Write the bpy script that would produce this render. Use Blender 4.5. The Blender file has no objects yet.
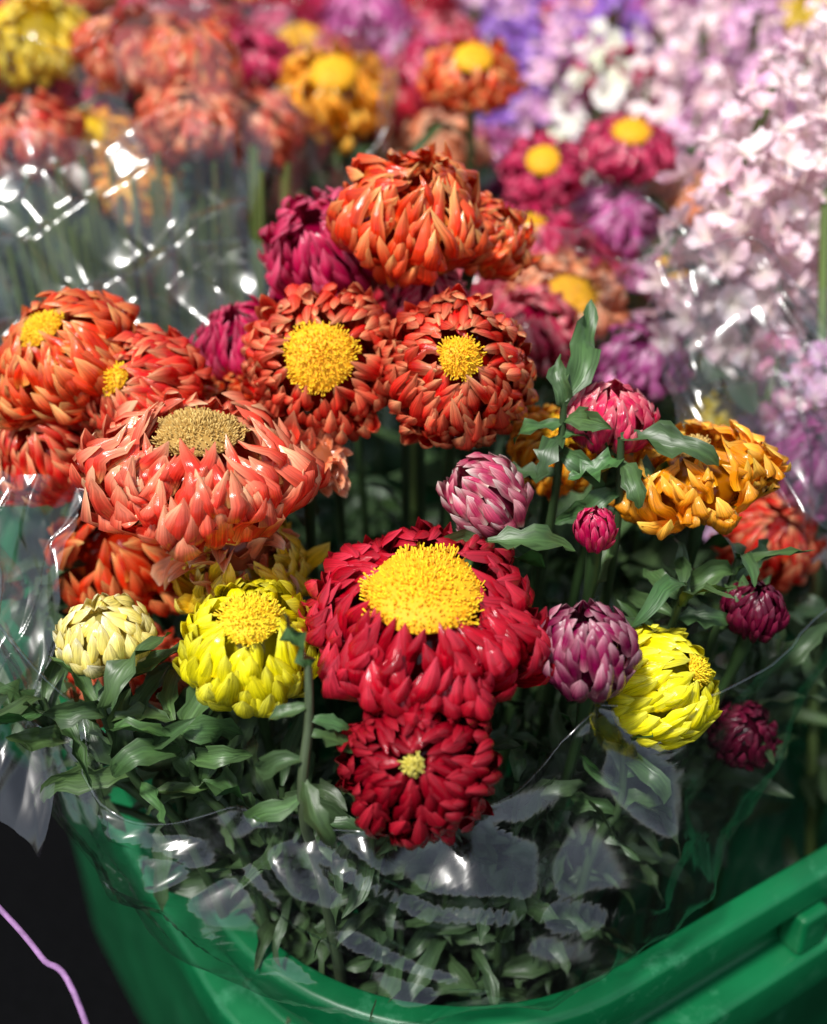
import bpy, math, random
from mathutils import Vector, Quaternion, Matrix, noise
S=0.01
scene=bpy.context.scene
col=scene.collection
rnd=random.Random(7)

# ---------------------------------------------------------------- helpers
def mesh_obj(name,V,F,mat,C=None,SV=None,smooth=True):
    me=bpy.data.meshes.new(name)
    me.from_pydata([(v[0]*S,v[1]*S,v[2]*S) for v in V],[],F)
    if C:
        a=me.attributes.new("Col",'FLOAT_COLOR','POINT')
        flat=[]
        for c in C: flat.extend(c)
        a.data.foreach_set("color",flat)
    if SV:
        a=me.attributes.new("suv",'FLOAT_VECTOR','POINT')
        flat=[]
        for c in SV: flat.extend(c)
        a.data.foreach_set("vector",flat)
    if smooth: me.polygons.foreach_set("use_smooth",[True]*len(me.polygons))
    me.update()
    ob=bpy.data.objects.new(name,me); col.objects.link(ob)
    if mat: me.materials.append(mat)
    return ob
def empty(name,loc,label,cat,group=None):
    e=bpy.data.objects.new(name,None); col.objects.link(e)
    e.location=Vector(loc)*S; e.empty_display_size=.01
    e["label"]=label; e["category"]=cat
    if group: e["group"]=group
    return e
def lerp(a,b,t): return a+(b-a)*t
def mix3(a,b,t): return tuple(a[i]+(b[i]-a[i])*t for i in range(3))

# ---------------------------------------------------------------- materials
def newmat(name):
    m=bpy.data.materials.new(name); m.use_nodes=True
    nt=m.node_tree; nt.nodes.clear()
    return m,nt,nt.nodes,nt.links
def petal_material(name,rough=.34,trans=.22,backtint=(.95,.60,.40),lo=.62,spec=.5,bump=.35):
    m,nt,N,L=newmat(name)
    out=N.new('ShaderNodeOutputMaterial')
    at=N.new('ShaderNodeAttribute'); at.attribute_name='Col'
    sv=N.new('ShaderNodeAttribute'); sv.attribute_name='suv'
    mp=N.new('ShaderNodeMapping'); mp.inputs['Scale'].default_value=(9,1.2,1)
    L.new(sv.outputs['Vector'],mp.inputs['Vector'])
    no=N.new('ShaderNodeTexNoise'); no.inputs['Scale'].default_value=1.6; no.inputs['Detail'].default_value=2
    L.new(mp.outputs[0],no.inputs['Vector'])
    mr=N.new('ShaderNodeMapRange'); mr.inputs[1].default_value=.3; mr.inputs[2].default_value=.7; mr.inputs[3].default_value=lo; mr.inputs[4].default_value=1.2
    L.new(no.outputs['Fac'],mr.inputs[0])
    geo=N.new('ShaderNodeNewGeometry')
    mu=N.new('ShaderNodeMath'); mu.operation='MULTIPLY'
    L.new(geo.outputs['Backfacing'],mu.inputs[0]); L.new(at.outputs['Alpha'],mu.inputs[1])
    mx=N.new('ShaderNodeMix'); mx.data_type='RGBA'; mx.inputs['B'].default_value=(*backtint,1)
    L.new(mu.outputs[0],mx.inputs['Factor']); L.new(at.outputs['Color'],mx.inputs['A'])
    vm=N.new('ShaderNodeVectorMath'); vm.operation='SCALE'
    L.new(mx.outputs['Result'],vm.inputs[0]); L.new(mr.outputs[0],vm.inputs['Scale'])
    pr=N.new('ShaderNodeBsdfPrincipled'); pr.inputs['Roughness'].default_value=rough
    pr.inputs['Specular IOR Level'].default_value=spec
    if bump:
        bp=N.new('ShaderNodeBump'); bp.inputs['Strength'].default_value=bump; bp.inputs['Distance'].default_value=.0006
        L.new(no.outputs['Fac'],bp.inputs['Height']); L.new(bp.outputs[0],pr.inputs['Normal'])
    L.new(vm.outputs[0],pr.inputs['Base Color'])
    if trans>0:
        tr=N.new('ShaderNodeBsdfTranslucent'); L.new(vm.outputs[0],tr.inputs['Color'])
        ms=N.new('ShaderNodeMixShader'); ms.inputs[0].default_value=trans
        L.new(pr.outputs[0],ms.inputs[1]); L.new(tr.outputs[0],ms.inputs[2]); L.new(ms.outputs[0],out.inputs[0])
    else: L.new(pr.outputs[0],out.inputs[0])
    return m
M_petal=petal_material("papery_petal",.17,.18,lo=.62,spec=.45,bump=.4)
M_soft=petal_material("soft_floret",.6,.3,(.9,.8,.85),lo=.85,bump=0)
M_leaf=petal_material("leaf_green",.40,.0,(.07,.12,.05),spec=.4)
M_disc=petal_material("flower_disc",.7,.0,(.8,.5,.05),bump=0,lo=.8)
M_stem=petal_material("stem_green",.55,.0,(.1,.2,.05),bump=0)

def simple(name,color,rough,noise_scale=40,var=.3,bump=.1,wear=None,spec=.5):
    m,nt,N,L=newmat(name)
    out=N.new('ShaderNodeOutputMaterial'); tc=N.new('ShaderNodeTexCoord')
    no=N.new('ShaderNodeTexNoise'); no.inputs['Scale'].default_value=noise_scale; no.inputs['Detail'].default_value=5
    L.new(tc.outputs['Object'],no.inputs['Vector'])
    cr=N.new('ShaderNodeValToRGB')
    cr.color_ramp.elements[0].position=.3; cr.color_ramp.elements[1].position=.7
    cr.color_ramp.elements[0].color=(*[c*(1-var) for c in color],1)
    cr.color_ramp.elements[1].color=(*[min(1,c*(1+var)) for c in color],1)
    L.new(no.outputs['Fac'],cr.inputs[0])
    pr=N.new('ShaderNodeBsdfPrincipled'); pr.inputs['Specular IOR Level'].default_value=spec
    mr=N.new('ShaderNodeMapRange'); mr.inputs[3].default_value=rough*.75; mr.inputs[4].default_value=min(1,rough*1.35)
    L.new(no.outputs['Fac'],mr.inputs[0]); L.new(mr.outputs[0],pr.inputs['Roughness'])
    bp=N.new('ShaderNodeBump'); bp.inputs['Strength'].default_value=bump; bp.inputs['Distance'].default_value=.001
    L.new(no.outputs['Fac'],bp.inputs['Height']); L.new(bp.outputs[0],pr.inputs['Normal'])
    last=cr.outputs[0]
    if wear:
        n2=N.new('ShaderNodeTexNoise'); n2.inputs['Scale'].default_value=wear[0]; n2.inputs['Detail'].default_value=8; n2.inputs['Roughness'].default_value=.75
        L.new(tc.outputs['Object'],n2.inputs['Vector'])
        m2=N.new('ShaderNodeMapRange'); m2.inputs[1].default_value=.56; m2.inputs[2].default_value=.7; m2.inputs[4].default_value=wear[2]
        L.new(n2.outputs['Fac'],m2.inputs[0])
        mx=N.new('ShaderNodeMix'); mx.data_type='RGBA'; mx.inputs['B'].default_value=(*wear[1],1)
        L.new(m2.outputs[0],mx.inputs['Factor']); L.new(last,mx.inputs['A']); last=mx.outputs['Result']
    L.new(last,pr.inputs['Base Color']); L.new(pr.outputs[0],out.inputs[0])
    return m
M_crate=simple("green_plastic",(.0012,.11,.034),.36,25,.3,.2,wear=(70,(.05,.24,.12),.6))
M_ground=simple("dark_asphalt",(.003,.003,.0035),.95,300,.5,.6,spec=.03)
M_twine=simple("purple_twine",(.28,.14,.31),.6,300,.3,.5)

def cello():
    m,nt,N,L=newmat("clear_cellophane")
    out=N.new('ShaderNodeOutputMaterial'); tc=N.new('ShaderNodeTexCoord')
    mp=N.new('ShaderNodeMapping'); mp.inputs['Scale'].default_value=(1,1,.4); mp.inputs['Rotation'].default_value=(.4,.3,0)
    L.new(tc.outputs['Object'],mp.inputs['Vector'])
    n1=N.new('ShaderNodeTexNoise'); n1.inputs['Scale'].default_value=10; n1.inputs['Detail'].default_value=2.4; n1.inputs['Distortion'].default_value=1.0
    L.new(mp.outputs[0],n1.inputs['Vector'])
    ad=N.new('ShaderNodeVectorMath'); ad.operation='MULTIPLY_ADD'; ad.inputs[1].default_value=(.06,.06,.06)
    L.new(n1.outputs['Color'],ad.inputs[0]); L.new(mp.outputs[0],ad.inputs[2])
    vo=N.new('ShaderNodeTexVoronoi'); vo.feature='SMOOTH_F1'; vo.inputs['Smoothness'].default_value=.35; vo.inputs['Scale'].default_value=17; L.new(ad.outputs[0],vo.inputs['Vector'])
    mm=N.new('ShaderNodeMath'); mm.operation='MULTIPLY_ADD'; mm.inputs[1].default_value=.5; L.new(vo.outputs['Distance'],mm.inputs[0]); L.new(n1.outputs['Fac'],mm.inputs[2])
    bp=N.new('ShaderNodeBump'); bp.inputs['Strength'].default_value=.85; bp.inputs['Distance'].default_value=.022
    L.new(mm.outputs[0],bp.inputs['Height'])
    tr=N.new('ShaderNodeBsdfTransparent'); tr.inputs[0].default_value=(.96,.98,.98,1)
    gl=N.new('ShaderNodeBsdfGlossy'); gl.inputs['Roughness'].default_value=.20; L.new(bp.outputs[0],gl.inputs['Normal'])
    lw=N.new('ShaderNodeLayerWeight'); lw.inputs[0].default_value=.5; L.new(bp.outputs[0],lw.inputs['Normal'])
    pw=N.new('ShaderNodeMath'); pw.operation='POWER'; pw.inputs[1].default_value=4; L.new(lw.outputs['Facing'],pw.inputs[0])
    ma=N.new('ShaderNodeMath'); ma.operation='MULTIPLY_ADD'; ma.inputs[1].default_value=.45; ma.inputs[2].default_value=.12; L.new(pw.outputs[0],ma.inputs[0])
    ms=N.new('ShaderNodeMixShader'); L.new(ma.outputs[0],ms.inputs[0]); L.new(tr.outputs[0],ms.inputs[1]); L.new(gl.outputs[0],ms.inputs[2])
    L.new(ms.outputs[0],out.inputs[0])
    return m
M_cello=cello()

# ---------------------------------------------------------------- flower heads
PAL={ # base, mid, tip, backmix
 'crimson':((.26,.005,.02),(.44,.001,.012),(.72,.05,.09),.0),
 'darkred':((.18,.002,.012),(.27,.001,.010),(.52,.03,.05),.0),
 'coral':((.95,.34,.05),(.86,.034,.005),(1.0,.60,.20),.0),
 'coralpink':((.92,.18,.05),(.78,.010,.008),(1.0,.56,.26),.0),
 'salmon':((.98,.60,.18),(.86,.030,.014),(1.0,.70,.38),.02),
 'orange':((.98,.46,.01),(1.0,.32,.005),(1.0,.72,.12),.0),
 'yellow':((.92,.70,.004),(1.0,.88,.006),(1.0,.97,.12),.0),
 'gold':((.90,.50,.01),(1.0,.66,.02),(1,.86,.20),.0),
 'cream':((.90,.66,.05),(1.0,.84,.20),(1,.96,.70),.0),
 'lilacbud':((.50,.20,.24),(.27,.004,.07),(.84,.52,.56),.0),
 'whitepink':((.92,.74,.62),(.60,.05,.14),(1.0,.95,.84),.0),
 'rose':((.74,.18,.20),(.68,.010,.08),(1.0,.50,.46),.0),
 'magenta':((.52,.05,.14),(.60,.003,.08),(.92,.18,.30),.0),
 'maroon':((.10,.005,.02),(.10,.002,.02),(.32,.03,.08),.0),
 'peach':((.95,.58,.30),(.98,.26,.10),(1.0,.78,.52),.05),
 'rust':((.90,.34,.12),(.80,.06,.022),(1.0,.58,.30),.0),
 'mauve':((.64,.25,.42),(.62,.05,.34),(1.0,.58,.78),.0),
}
WP=[(0,.62),(.2,.86),(.40,1),(.58,1),(.74,.88),(.88,.58),(1,.05)]
def head(kind,R,H,N,pal,seed,rd=.4,ncol=5,amin=20,flare=.12,jit=1.0,wid=1.0,under=.16):
    r=random.Random(seed); V=[];F=[];C=[];SV=[]
    pb,pm,pt,bm=PAL[pal]; nseed=Vector((seed*1.7,0,0))
    for i in range(N):
        t=i/(N-1)                      # 0 outer -> 1 inner
        phi=i*2.39996+r.uniform(-.18,.18)*jit
        cj=r.uniform(.70,1.2); hue=r.uniform(0,1)
        pts=[]
        ns=len(WP)
        if kind=='open':
            q=1-t                      # 1 outer
            r0=lerp(rd*R*.98,R*.50,q); z0=lerp(.10*H,-.75*H,q**1.2)
            a0=math.radians(lerp(80,5,q**.8)+r.uniform(-14,14)*jit)
            bend=math.radians(lerp(-60,-20,q)+r.uniform(-45,45)*jit)
            Lp=R*lerp(.30,.58,q**.7)*r.uniform(.75,1.15)
            W=R*lerp(.085,.115,q)*wid*r.uniform(.8,1.15)
            p=[r0,z0]; prev=0
            for s,w in WP:
                ds=s-prev; prev=s
                a=a0+bend*(s**1.3)
                p=[p[0]+math.cos(a)*ds*Lp,p[1]+math.sin(a)*ds*Lp]
                pts.append((p[0],p[1],math.cos(a),math.sin(a),w*W))
        else:
            span=lerp(72,38,t)*r.uniform(.80,1.18)
            a_s=lerp(165,amin+span,t**.8)
            a_e=max(amin*.85,a_s-span)
            sc=1.03-under*t+r.uniform(-.03,.03)*jit
            W=R*lerp(.18,.105,t)*wid*r.uniform(.78,1.14)
            fl=flare*r.uniform(.1,1.7)
            curl=r.uniform(.7,3.0)
            raw=[]
            for s,w in WP:
                al=math.radians(lerp(a_s,a_e,s))
                k=sc*(1+.05*s)+fl*(1.35*s*s if s<.7 else .66+(s-.7)*(1.9-1.9*curl))
                raw.append((R*math.sin(al)*k, H*math.cos(al)*(sc if al<1.57 else 1)*(1+fl*.6*s**2),w*W))
            for j in range(ns):
                a=raw[max(0,j-1)]; b=raw[min(ns-1,j+1)]
                tx,tz=b[0]-a[0],b[1]-a[1]; l=math.hypot(tx,tz) or 1
                pts.append((raw[j][0],raw[j][1],tx/l,tz/l,raw[j][2]))
        er=Vector((math.cos(phi),math.sin(phi),0)); et=Vector((-math.sin(phi),math.cos(phi),0)); ez=Vector((0,0,1))
        b0=len(V); tw=r.uniform(-.35,.35)*jit; cup=r.uniform(.5,1.2); wv=r.uniform(0,6)
        skew=r.uniform(-.13,.13)*jit*R
        for j,(pr_,pz,tx,tz,w) in enumerate(pts):
            s=WP[j][0]
            n=er*(-tz)+ez*tx; base=er*pr_+ez*pz+et*skew*s*s
            base=base+n*(noise.noise(base*(1.8/R)+nseed)*.10*R*jit)
            lat=(et+n*tw*s).normalized()
            for c in range(ncol):
                x=c/(ncol-1)*2-1
                V.append(base+lat*x*w*(1-.18*cup)+n*w*(cup*x*x+.08*math.sin(wv+s*9+x*2)*abs(x)*min(jit,1.5)))
                if s<.40: cc=mix3(pb,pm,(s/.40)**.6)
                else:
                    q3=max(0,(s-.66)/.34)
                    cc=mix3(pm,pt,q3**1.3*(.2+.8*hue))
                cc=mix3(cc,pt,abs(x)**6*.6*(.1+.9*s)*hue)
                C.append((cc[0]*cj,cc[1]*cj,cc[2]*cj,bm))
                SV.append((x*.5+i*3.1,s+i*.7,i*1.3))
        for j in range(ns-1):
            for c in range(ncol-1):
                a=b0+j*ncol+c
                F.append((a,a+ncol,a+ncol+1,a+1))
    b0=len(V); zc=(-.1*H if kind=='open' else 0); kR=(.5 if kind=='open' else .7)*R; kH=(.6 if kind=='open' else .7)*H
    for a in range(7):
        al=math.pi*a/6
        for b in range(12):
            ph=b/12*2*math.pi
            V.append(Vector((kR*math.sin(al)*math.cos(ph),kR*math.sin(al)*math.sin(ph),zc+kH*math.cos(al)-.12*H)))
            C.append((pm[0]*.4,pm[1]*.4,pm[2]*.4,0)); SV.append((0,0,0))
    for a in range(6):
        for b in range(12):
            F.append((b0+a*12+b,b0+(a+1)*12+b,b0+(a+1)*12+(b+1)%12,b0+a*12+(b+1)%12))
    return V,F,C,SV
DC={'yellow':((1.0,.48,.002),(1.0,.74,.006)),'gold':((.96,.60,.004),(1,.86,.02)),'tan':((.46,.26,.05),(.84,.58,.18)),'green':((.60,.50,.05),(.9,.8,.2))}
def disc(rad,h,z,N,colr,seed,size=1.0):
    r=random.Random(seed);V=[];F=[];C=[];SV=[]
    ca,cb=DC[colr]
    n1,n2=5,16
    for a in range(n1+1):
        al=a/n1*math.pi/2
        for b in range(n2):
            ph=b/n2*2*math.pi
            V.append(Vector((rad*math.sin(al)*math.cos(ph),rad*math.sin(al)*math.sin(ph),z-h*.35+h*math.cos(al))))
            C.append((ca[0]*.8,ca[1]*.8,ca[2]*.8,0)); SV.append((a,b,0))
    for a in range(n1):
        for b in range(n2):
            F.append((a*n2+b,(a+1)*n2+b,(a+1)*n2+(b+1)%n2,a*n2+(b+1)%n2))
    for i in range(N):
        f=((i+.5)/N)**.5; ph=i*2.39996+r.uniform(-.2,.2)
        al=f*1.35
        nrm=Vector((math.sin(al)*math.cos(ph),math.sin(al)*math.sin(ph),math.cos(al)*1.0+.5)).normalized()
        nrm=(nrm+Vector((r.uniform(-.5,.5),r.uniform(-.5,.5),0))).normalized()
        lob=1+.08*math.sin(ph*3+seed)+.05*math.sin(ph*7)
        p=Vector((rad*f*lob*math.cos(ph),rad*f*lob*math.sin(ph),z-h*.35+h*math.cos(f*1.5)-.02))
        l=r.uniform(.06,.24)*size*(1.15-.3*abs(f-.6)); w=.024*size
        u=nrm.orthogonal().normalized(); v=nrm.cross(u)
        b0=len(V); k=r.uniform(.65,1.05); cc=mix3(ca,cb,r.random())
        for q in range(4):
            d=u*math.cos(q*1.5708)+v*math.sin(q*1.5708); V.append(p+d*w*.7); C.append((ca[0]*.75,ca[1]*.75,ca[2]*.75,0)); SV.append((i,0,0))
        for q in range(4):
            d=u*math.cos(q*1.5708)+v*math.sin(q*1.5708); V.append(p+nrm*l+d*w*r.uniform(.5,1.5)); C.append((cc[0]*k,cc[1]*k,cc[2]*k,0)); SV.append((i,1,0))
        for q in range(4):
            F.append((b0+q,b0+(q+1)%4,b0+4+(q+1)%4,b0+4+q))
        F.append((b0+4,b0+5,b0+6,b0+7))
    return V,F,C,SV
# ---------------------------------------------------------------- stems, leaves
def bez(P,t):
    a,b,c,d=P; u=1-t
    return a*u**3+b*3*u*u*t+c*3*u*t*t+d*t**3
def tube(V,F,C,SV,pts,rads,color,n=7):
    b0=len(V); m=len(pts)
    up=None
    for i in range(m):
        T=(pts[min(m-1,i+1)]-pts[max(0,i-1)]).normalized()
        if up is None: up=T.orthogonal().normalized()
        up=(up-T*up.dot(T)).normalized(); sd=T.cross(up)
        for k in range(n):
            a=k/n*2*math.pi
            V.append(pts[i]+(up*math.cos(a)+sd*math.sin(a))*rads[i])
            kk=.8+.4*noise.noise(pts[i]*.9+Vector((k,0,0)))
            C.append((color[0]*kk,color[1]*kk,color[2]*kk,0)); SV.append((k*.4,i*.3,0))
    for i in range(m-1):
        for k in range(n):
            a=b0+i*n+k; b=b0+i*n+(k+1)%n
            F.append((a,b,b+n,a+n))
LW=[(0,.20),(.1,.42),(.22,.74),(.35,.95),(.48,1),(.6,.94),(.72,.78),(.84,.52),(.93,.27),(1,.02)]
def leaf(V,F,C,SV,p,d,up,L,W,droop,r,color=(.028,.10,.022),low=False):
    d=d.normalized(); up=(up-d*up.dot(d))
    if up.length<1e-3: up=d.orthogonal()
    up.normalize(); sd=d.cross(up)
    prof=LW if not low else [LW[0],LW[2],LW[4],LW[7],LW[9]]
    cols=[-1,-.55,0,.55,1] if not low else [-1,0,1]
    b0=len(V); prev=0; pos=p.copy(); fold=r.uniform(.1,.9); tw=r.uniform(-2.2,2.2); wv=r.uniform(0,6); cj=r.uniform(.4,1.5)
    sx=r.uniform(-1,1); yl=r.uniform(0,.5); wa=r.uniform(.3,.95); wf=r.uniform(12,24)
    color=mix3(color,(color[1]*.8,color[1]*1.05,color[2]),yl)
    for s,w in prof:
        ds=s-prev; prev=s
        a=-droop*s**1.2+.32*math.sin(s*7+wv)
        T=(d*math.cos(a)+up*math.sin(a)+sd*(sx*s*.6+.2*math.sin(s*8+wv))).normalized()
        n=(up*math.cos(a)-d*math.sin(a)).normalized()
        pos=pos+T*ds*L
        lat=(sd+n*tw*s).normalized(); n2=lat.cross(T)*-1
        if n2.dot(n)<0: n2=-n2
        for x in cols:
            wave=wa*math.sin(s*wf+wv+x*1.7)*abs(x)
            V.append(pos+lat*x*w*W*.5*(1+.15*math.sin(s*wf*1.3+x*3+wv))+n2*(fold*abs(x)+wave)*w*W*.5)
            k=cj*(1.0+(.6 if x==0 else 0))
            C.append((color[0]*k,color[1]*k,color[2]*k,.5)); SV.append((x*.35+wv*7,s*1.2,wv))
    nc=len(cols)
    for j in range(len(prof)-1):
        for c in range(nc-1):
            a=b0+j*nc+c; F.append((a,a+nc,a+nc+1,a+1))
def leafobj(root,p,d,up,L,W,droop,r,color=(.018,.066,.014)):
    V=[];F=[];C=[];SV=[]
    leaf(V,F,C,SV,p,d,up,L,W,droop,r,color)
    o=mesh_obj("leaf",V,F,M_leaf,C,SV); o.parent=root

def flower(hpos,axis,kind,R,H,pal,label,base,N=150,rd=.4,dcol='yellow',discz=None,dh=None,discr=None,group=None,nleaf=5,seed=1,**kw):
    hpos=Vector(hpos); base=Vector(base); ax=Vector(axis).normalized(); r=random.Random(seed)
    e=empty("strawflower",base,label,"flower",group)
    q=ax.to_track_quat('Z','Y')
    V,F,C,SV=head(kind,R,H,N,pal,seed,rd=rd,**kw)
    o=mesh_obj("petals",V,F,M_petal,C,SV); o.parent=e; o.location=(hpos-base)*S; o.rotation_mode='QUATERNION'; o.rotation_quaternion=q
    if dcol:
        dr=discr if discr else rd*R
        z=discz if discz is not None else .25*H
        V,F,C,SV=disc(dr,dh or dr*.45,z,int(160+700*dr*dr if dr<1 else 160+700*dr),dcol,seed,size=.75+.25*dr/1.2)
        o=mesh_obj("flower_center",V,F,M_disc,C,SV); o.parent=e; o.location=(hpos-base)*S; o.rotation_mode='QUATERNION'; o.rotation_quaternion=q
    P=(hpos-ax*H*.75,hpos-ax*(H+2.2)+Vector((0,0,-1)),base+Vector((r.uniform(-1,1),r.uniform(-1,1),12)),base)
    pts=[bez(P,i/16) for i in range(17)]
    V=[];F=[];C=[];SV=[]
    tube(V,F,C,SV,[p-base for p in pts],[.24 if i<2 else .17 for i in range(17)],(.03,.07,.018))
    o=mesh_obj("stem",V,F,M_stem,C,SV); o.parent=e
    for i in range(nleaf):
        t=.12+.40*(i+.5*r.random())/nleaf; p=bez(P,t)
        T=(bez(P,t-.02)-p).normalized(); a=i*2.4+r.random()
        u=T.orthogonal().normalized(); v=T.cross(u); out=u*math.cos(a)+v*math.sin(a)
        leafobj(e,p-base,out*.9+T*r.uniform(.1,.8),T,r.uniform(2.0,3.6),r.uniform(.45,.75),r.uniform(.5,2.0),r)
    return e
FB=lambda x,y:(x*.42,8+(y-8)*.35,-20.5)
G="strawflowers in the cellophane wrapped bunch"
def fl(pos,axis,kind,diam,hr,pal,label,**k):
    R=diam/2
    return flower(pos,axis,kind,R,R*hr,pal,label,FB(pos[0],pos[1]),group=G,seed=int(abs(pos[0]*37+pos[2]*91+pos[1]*13))+3,**k)

fl((.1,0,13.5),(-.02,-.22,1),'inc',5.6,.66,'crimson',"large crimson strawflower with wide golden yellow center",N=290,amin=27,flare=.20,jit=1.5,wid=1.05,under=.10,dcol='yellow',discr=1.55,discz=1.5,dh=.5,nleaf=2)
fl((-.1,-3.0,11.2),(-.08,-.72,.6),'inc',3.8,.80,'darkred',"dark red half-closed strawflower at the front of the bunch",N=190,amin=6,flare=.17,jit=1.3,wid=1.1,dcol='green',discr=.22,discz=1.42,dh=.25,nleaf=2)
fl((-4.7,0,12.8),(.06,-.36,.9),'inc',3.9,.90,'yellow',"bright yellow strawflower with incurved petals and orange center",N=130,amin=20,flare=.09,wid=1.35,jit=1.2,dcol='gold',discr=.78,discz=1.42,dh=.3,nleaf=3)
fl((-8.9,.5,12.8),(-.05,-.15,1),'inc',2.7,.74,'cream',"small pale cream yellow strawflower bud",N=64,amin=6,flare=.06,wid=1.65,dcol=None,nleaf=4)
fl((7.0,.6,10.9),(.55,-.30,.6),'inc',3.4,.95,'yellow',"yellow strawflower turned to the side beside a purple bud",N=110,amin=12,flare=.08,wid=1.4,jit=1.2,dcol='gold',discr=.35,discz=1.38,dh=.2,nleaf=2)
fl((4.5,-.8,13.2),(-.12,-.15,1),'bud',2.6,1.1,'lilacbud',"closed purple strawflower bud with pale lilac tips",N=85,amin=5,flare=.13,jit=1.2,wid=1.45,dcol=None,nleaf=2)
fl((10.0,2.6,12.2),(.05,-.1,1),'bud',1.9,1.0,'maroon',"small closed dark maroon strawflower bud",N=64,amin=6,flare=.05,wid=1.4,dcol=None,nleaf=3)
fl((5.0,2.5,15.1),(-.1,-.1,1),'bud',1.2,1.25,'magenta',"tiny magenta strawflower bud",N=44,amin=6,flare=.05,wid=1.4,dcol=None,nleaf=3)
fl((1.9,3.4,15.6),(-.55,-.25,.75),'bud',2.3,1.3,'whitepink',"pink and white striped strawflower bud",N=64,amin=6,flare=.13,jit=1.2,wid=1.5,dcol=None,nleaf=2)
fl((5.7,5.5,17.2),(.05,-.05,1),'bud',2.7,.78,'rose',"rose pink half-closed strawflower bud",N=76,amin=6,flare=.16,wid=1.5,dcol=None,nleaf=3)
fl((8.3,4.8,15.6),(-.25,.0,1),'inc',4.2,.6,'orange',"ragged orange strawflower with yellow petals under a leaf",N=130,amin=18,flare=.30,jit=2.3,wid=1.15,dcol='tan',discr=.5,discz=1.0,dh=.2,nleaf=3)
fl((-6.4,3.8,16.3),(.05,-.06,1),'inc',5.5,.62,'salmon',"large coral strawflower with dry tan center",N=230,amin=22,flare=.24,jit=2.0,wid=1.15,under=.1,dcol='tan',discr=1.2,discz=1.32,dh=.4,nleaf=2)
fl((-5.6,4.0,14.0),(.12,-.1,1),'open',4.8,.8,'peach',"pale peach strawflower drooping below a coral one",N=60,rd=.3,jit=1.5,wid=1.6,dcol=None,nleaf=1)
fl((-5.4,3.8,12.9),(.1,-.3,.9),'inc',3.7,.85,'gold',"golden strawflower tucked below a coral one",N=90,amin=24,flare=.3,jit=2,wid=1.4,dcol=None,nleaf=1)
fl((-11.2,8.5,17.8),(-.38,-.32,.85),'inc',4.3,.82,'coral',"coral orange strawflower with small yellow center",N=200,amin=15,flare=.24,jit=1.8,wid=1.1,discr=.68,discz=1.45,dh=.3,nleaf=2)
fl((-8.7,7.5,17.0),(-.45,-.55,.65),'inc',3.9,.80,'coralpink',"coral red strawflower leaning sideways with yellow center",N=190,amin=12,flare=.24,jit=1.7,wid=1.1,discr=.45,discz=1.38,dh=.25,nleaf=2)
fl((-3.0,7.6,18.0),(-.03,-.82,.58),'inc',4.3,.70,'coralpink',"coral red strawflower facing forward with round yellow center",N=220,amin=28,flare=.25,jit=1.5,wid=1.05,discr=1.05,discz=1.22,dh=.34,nleaf=2)
fl((1.1,6.6,18.2),(.03,-.78,.6),'inc',4.2,.92,'coralpink',"coral strawflower with incurved petals around a yellow center",N=220,amin=16,flare=.20,jit=1.5,wid=1.1,discr=.6,discz=1.74,dh=.3,nleaf=2)
fl((-.2,10.9,21.6),(.1,-.35,.92),'inc',4.3,.82,'coral',"orange red strawflower with tightly curled shaggy petals",N=210,amin=5,flare=.28,jit=2.4,wid=1.05,dcol=None,nleaf=2)
fl((2.3,11.9,20.7),(.5,-.3,.8),'inc',2.8,.85,'coral',"small orange red strawflower pressed against a larger one",N=120,amin=6,flare=.26,jit=2.2,wid=1.05,dcol=None,nleaf=1)
fl((-3.2,12.4,20.0),(-.2,-.5,.8),'inc',3.8,.95,'magenta',"crimson pink strawflower with spreading petals",N=150,amin=10,flare=.28,dcol=None,jit=1.6,wid=1,nleaf=2)
fl((-5.9,10.7,17.4),(-.2,-.3,.9),'inc',2.9,1.0,'magenta',"small magenta strawflower half open",N=110,amin=8,flare=.2,jit=1.3,dcol=None,nleaf=2)
fl((.2,11.0,18.9),(.1,-.5,.8),'inc',2.7,.9,'rose',"pink strawflower behind the coral ones",N=90,amin=8,flare=.2,dcol=None,nleaf=1)
fl((-3.1,5.8,15.7),(.35,-.3,.8),'open',2.9,.6,'peach',"small faded pink strawflower with loose petals",N=45,rd=.2,dcol=None,jit=1.6,wid=1.8,nleaf=1)
fl((-12,7.5,14.9),(-.3,-.3,.9),'inc',3.4,.85,'coralpink',"coral red strawflower behind the clear wrap",N=120,amin=8,flare=.22,jit=1.6,dcol=None,nleaf=1)
fl((-9.6,6.6,11.6),(-.1,-.5,.8),'inc',4.6,.85,'coral',"orange coral strawflower deep in the bunch",N=130,amin=8,flare=.22,jit=1.6,dcol=None,nleaf=1)
fl((-9.4,3.4,9.2),(-.1,-.5,.8),'inc',3.6,.85,'rust',"rust coloured strawflower low behind the wrap",N=100,amin=8,flare=.2,jit=1.4,dcol=None,nleaf=1)
fl((-6.3,8.6,15.6),(0,-.5,.8),'inc',3.2,.85,'coral',"orange strawflower between larger coral heads",N=110,amin=8,flare=.2,dcol=None,nleaf=1)
fl((4.4,7.6,15.0),(0,-.5,.8),'inc',3.0,.85,'orange',"orange strawflower half hidden by leaves",N=90,amin=18,flare=.16,dcol='yellow',discr=.5,discz=1.2,nleaf=1)
fl((10.3,2.6,7.4),(.1,-.5,.8),'bud',2.2,1.0,'maroon',"dark purple strawflower bud low under the clear wrap",N=64,amin=8,flare=.06,wid=1.4,dcol=None,nleaf=1)
fl((12.6,10.2,10.0),(.1,-.5,.8),'inc',3.6,.85,'coralpink',"coral red strawflower low behind the wrap",N=100,amin=8,flare=.16,dcol=None,nleaf=1)

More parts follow.
